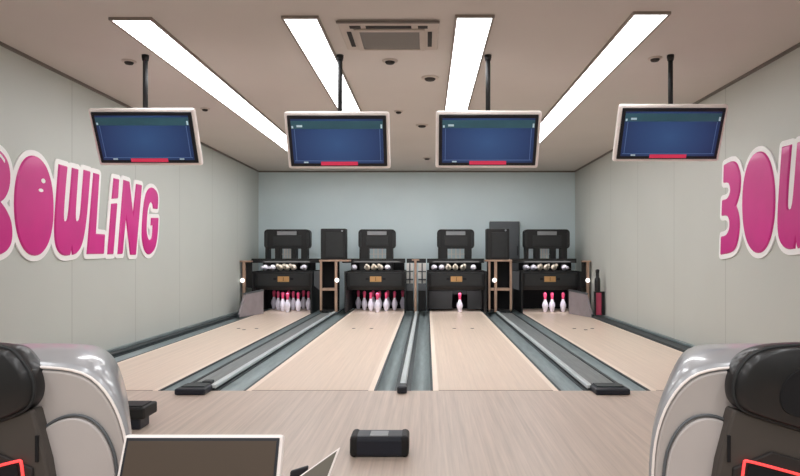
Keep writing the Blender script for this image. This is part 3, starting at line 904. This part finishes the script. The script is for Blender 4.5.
    return t
ball_return(-.81, -1, .035, 'silver ball return console with black hood and red lit ring, left foreground')
ball_return(.611, 1, 0, 'silver ball return console with black hood and red lit ring, right foreground')

# ------------------------------------------------------------------ small black boxes on the approach
t = thing('floor_sensor_box', 'small black rounded box with grey top plate alone on the approach floor', 'floor box', (-.262, 3.46, 0))
cs = obj('case', B(-.42, -.104, 3.39, 3.55, 0, .115), M['rubber'], t, bevel=.024, seg=3)
[obj('end_band', B(q, q + .049, 3.386, 3.554, .0, .119), M['black'], t, bevel=.022, seg=3) for q in (-.424, -.149)]
obj('top_plate', B(-.315, -.215, 3.405, 3.5, .112, .119), M['plate_grey'], t, bevel=.003)['label'] = 'small grey plate'
t = thing('step_box', 'black stepped box on the approach floor behind the left console', 'floor box', (-1.97, 4.05, 0))
obj('lower_case', B(-2.16, -1.82, 3.93, 4.07, 0, .07), M['rubber'], t, bevel=.01)
obj('upper_case', B(-2.16, -1.785, 3.91, 4.11, .07, .145), M['black'], t, bevel=.012)
obj('top_lid', B(-2.12, -1.81, 3.94, 4.08, .145, .152), M['black_soft'], t, bevel=.004)

# ------------------------------------------------------------------ score terminal and side panel, nearest the camera
def slab(bm, o, u, v, w, r=0.):
    """box from corner o along vectors u, v, with thickness w"""
    c = [o, o + u, o + u + v, o + v]
    vs = [bm.verts.new(p) for p in c] + [bm.verts.new(p + w) for p in c]
    for f in ((3, 2, 1, 0), (4, 5, 6, 7), (0, 1, 5, 4), (1, 2, 6, 5), (2, 3, 7, 6), (3, 0, 4, 7)): bm.faces.new([vs[i] for i in f])
    return bm
TL, TR = P(124, 434, 1.62), P(284, 434, 1.62)
u = TR - TL; dn = Vector((0, -.11, -.25)); nrm = u.cross(dn).normalized()
if nrm.y > 0: nrm = -nrm
mid = TL + u / 2
t = thing('score_terminal', 'dark brown blank screen with pale edge on a stand, bottom edge of the view', 'screen terminal', (mid.x, 1.66, 0))
obj('casing', slab(bmesh.new(), TL, u, dn, -nrm * .025), M['pale_case'], t, bevel=.009)['label'] = 'pale casing'
un, dnn = u.normalized(), dn.normalized()
a0 = TL + un * .010 + dnn * .010
obj('bezel', slab(bmesh.new(), a0 + nrm * .003, u - un * .02, dn - dnn * .02, -nrm * .006), M['bezel'], t, bevel=.001)
a1 = TL + un * .017 + dnn * .018
obj('glass', slab(bmesh.new(), a1 + nrm * .0045, u - un * .034, dn - dnn * .036, -nrm * .003), M['brown_glass'], t)
obj('stand_post', B(mid.x - .03, mid.x + .03, 1.66, 1.72, .02, .55), M['black'], t, bevel=.006)
obj('stand_base', B(mid.x - .12, mid.x + .12, 1.58, 1.80, 0, .02), M['black'], t, bevel=.006)

A, Bp = P(341, 446, 1.75), P(296, 478, 1.62)
u = (Bp - A) * 1.08
dn = P(329, 478, 1.66) - A
dn = dn * 1.2
nrm = u.cross(dn).normalized()
if nrm.x < 0: nrm = -nrm
t = thing('menu_stand', 'small olive grey slanted panel with pale edge right of the brown screen', 'panel stand', ((A + u / 2 + dn / 2).x, (A + u / 2).y, 0))
obj('casing', slab(bmesh.new(), A, u, dn, -nrm * .016), M['pale_case'], t, bevel=.004)
un, dnn = u.normalized(), dn.normalized()
obj('face_panel', slab(bmesh.new(), A + un * .013 + dnn * .010 + nrm * .002, u - un * .026, dn - dnn * .02, -nrm * .004), M['olive'], t)['label'] = 'olive grey face'
c = A + u * .4 + dn * .7
obj('stand_post', B(c.x - .02, c.x + .02, c.y + .0, c.y + .04, .02, c.z), M['black'], t, bevel=.004)
obj('stand_base', B(c.x - .06, c.x + .06, c.y - .06, c.y + .1, 0, .02), M['black'], t, bevel=.005)
bm = slab(bmesh.new(), P(308, 466, 1.70), P(290, 471.5, 1.67) - P(308, 466, 1.70), Vector((0, -.03, -.07)), Vector((.0, .012, 0)))
obj('hinge', bm, M['bezel'], t, bevel=.003)['label'] = 'black hinge plate'

# ------------------------------------------------------------------ light
for x in (-2.2, -.9, .4, 1.7):
    area('rear_fill_lamp', (x, -.3, CEIL - .03), (0, 0, 0), .24, 4.5, 32)  # added fill from behind the camera, stands for no known fitting
w = bpy.data.worlds.new('world'); S.world = w; w.use_nodes = True
w.node_tree.nodes['Background'].inputs[0].default_value = (.9, .92, 1, 1)
w.node_tree.nodes['Background'].inputs[1].default_value = .3

# ------------------------------------------------------------------ camera
cam = bpy.data.cameras.new('camera'); co = bpy.data.objects.new('camera', cam); COL.objects.link(co)
cam.sensor_width = 36; cam.lens = F / 800 * 36
cam.shift_x = -(CX - 400) / 800; cam.shift_y = (CY - 238) / 800
cam.clip_start = .05
co.location = (0, 0, H); co.rotation_euler = (R(90), 0, 0)
S.camera = co
S.view_settings.view_transform = 'Standard'
S.view_settings.exposure = 0.12
S.cycles.use_denoising = True
S.cycles.max_bounces = 6
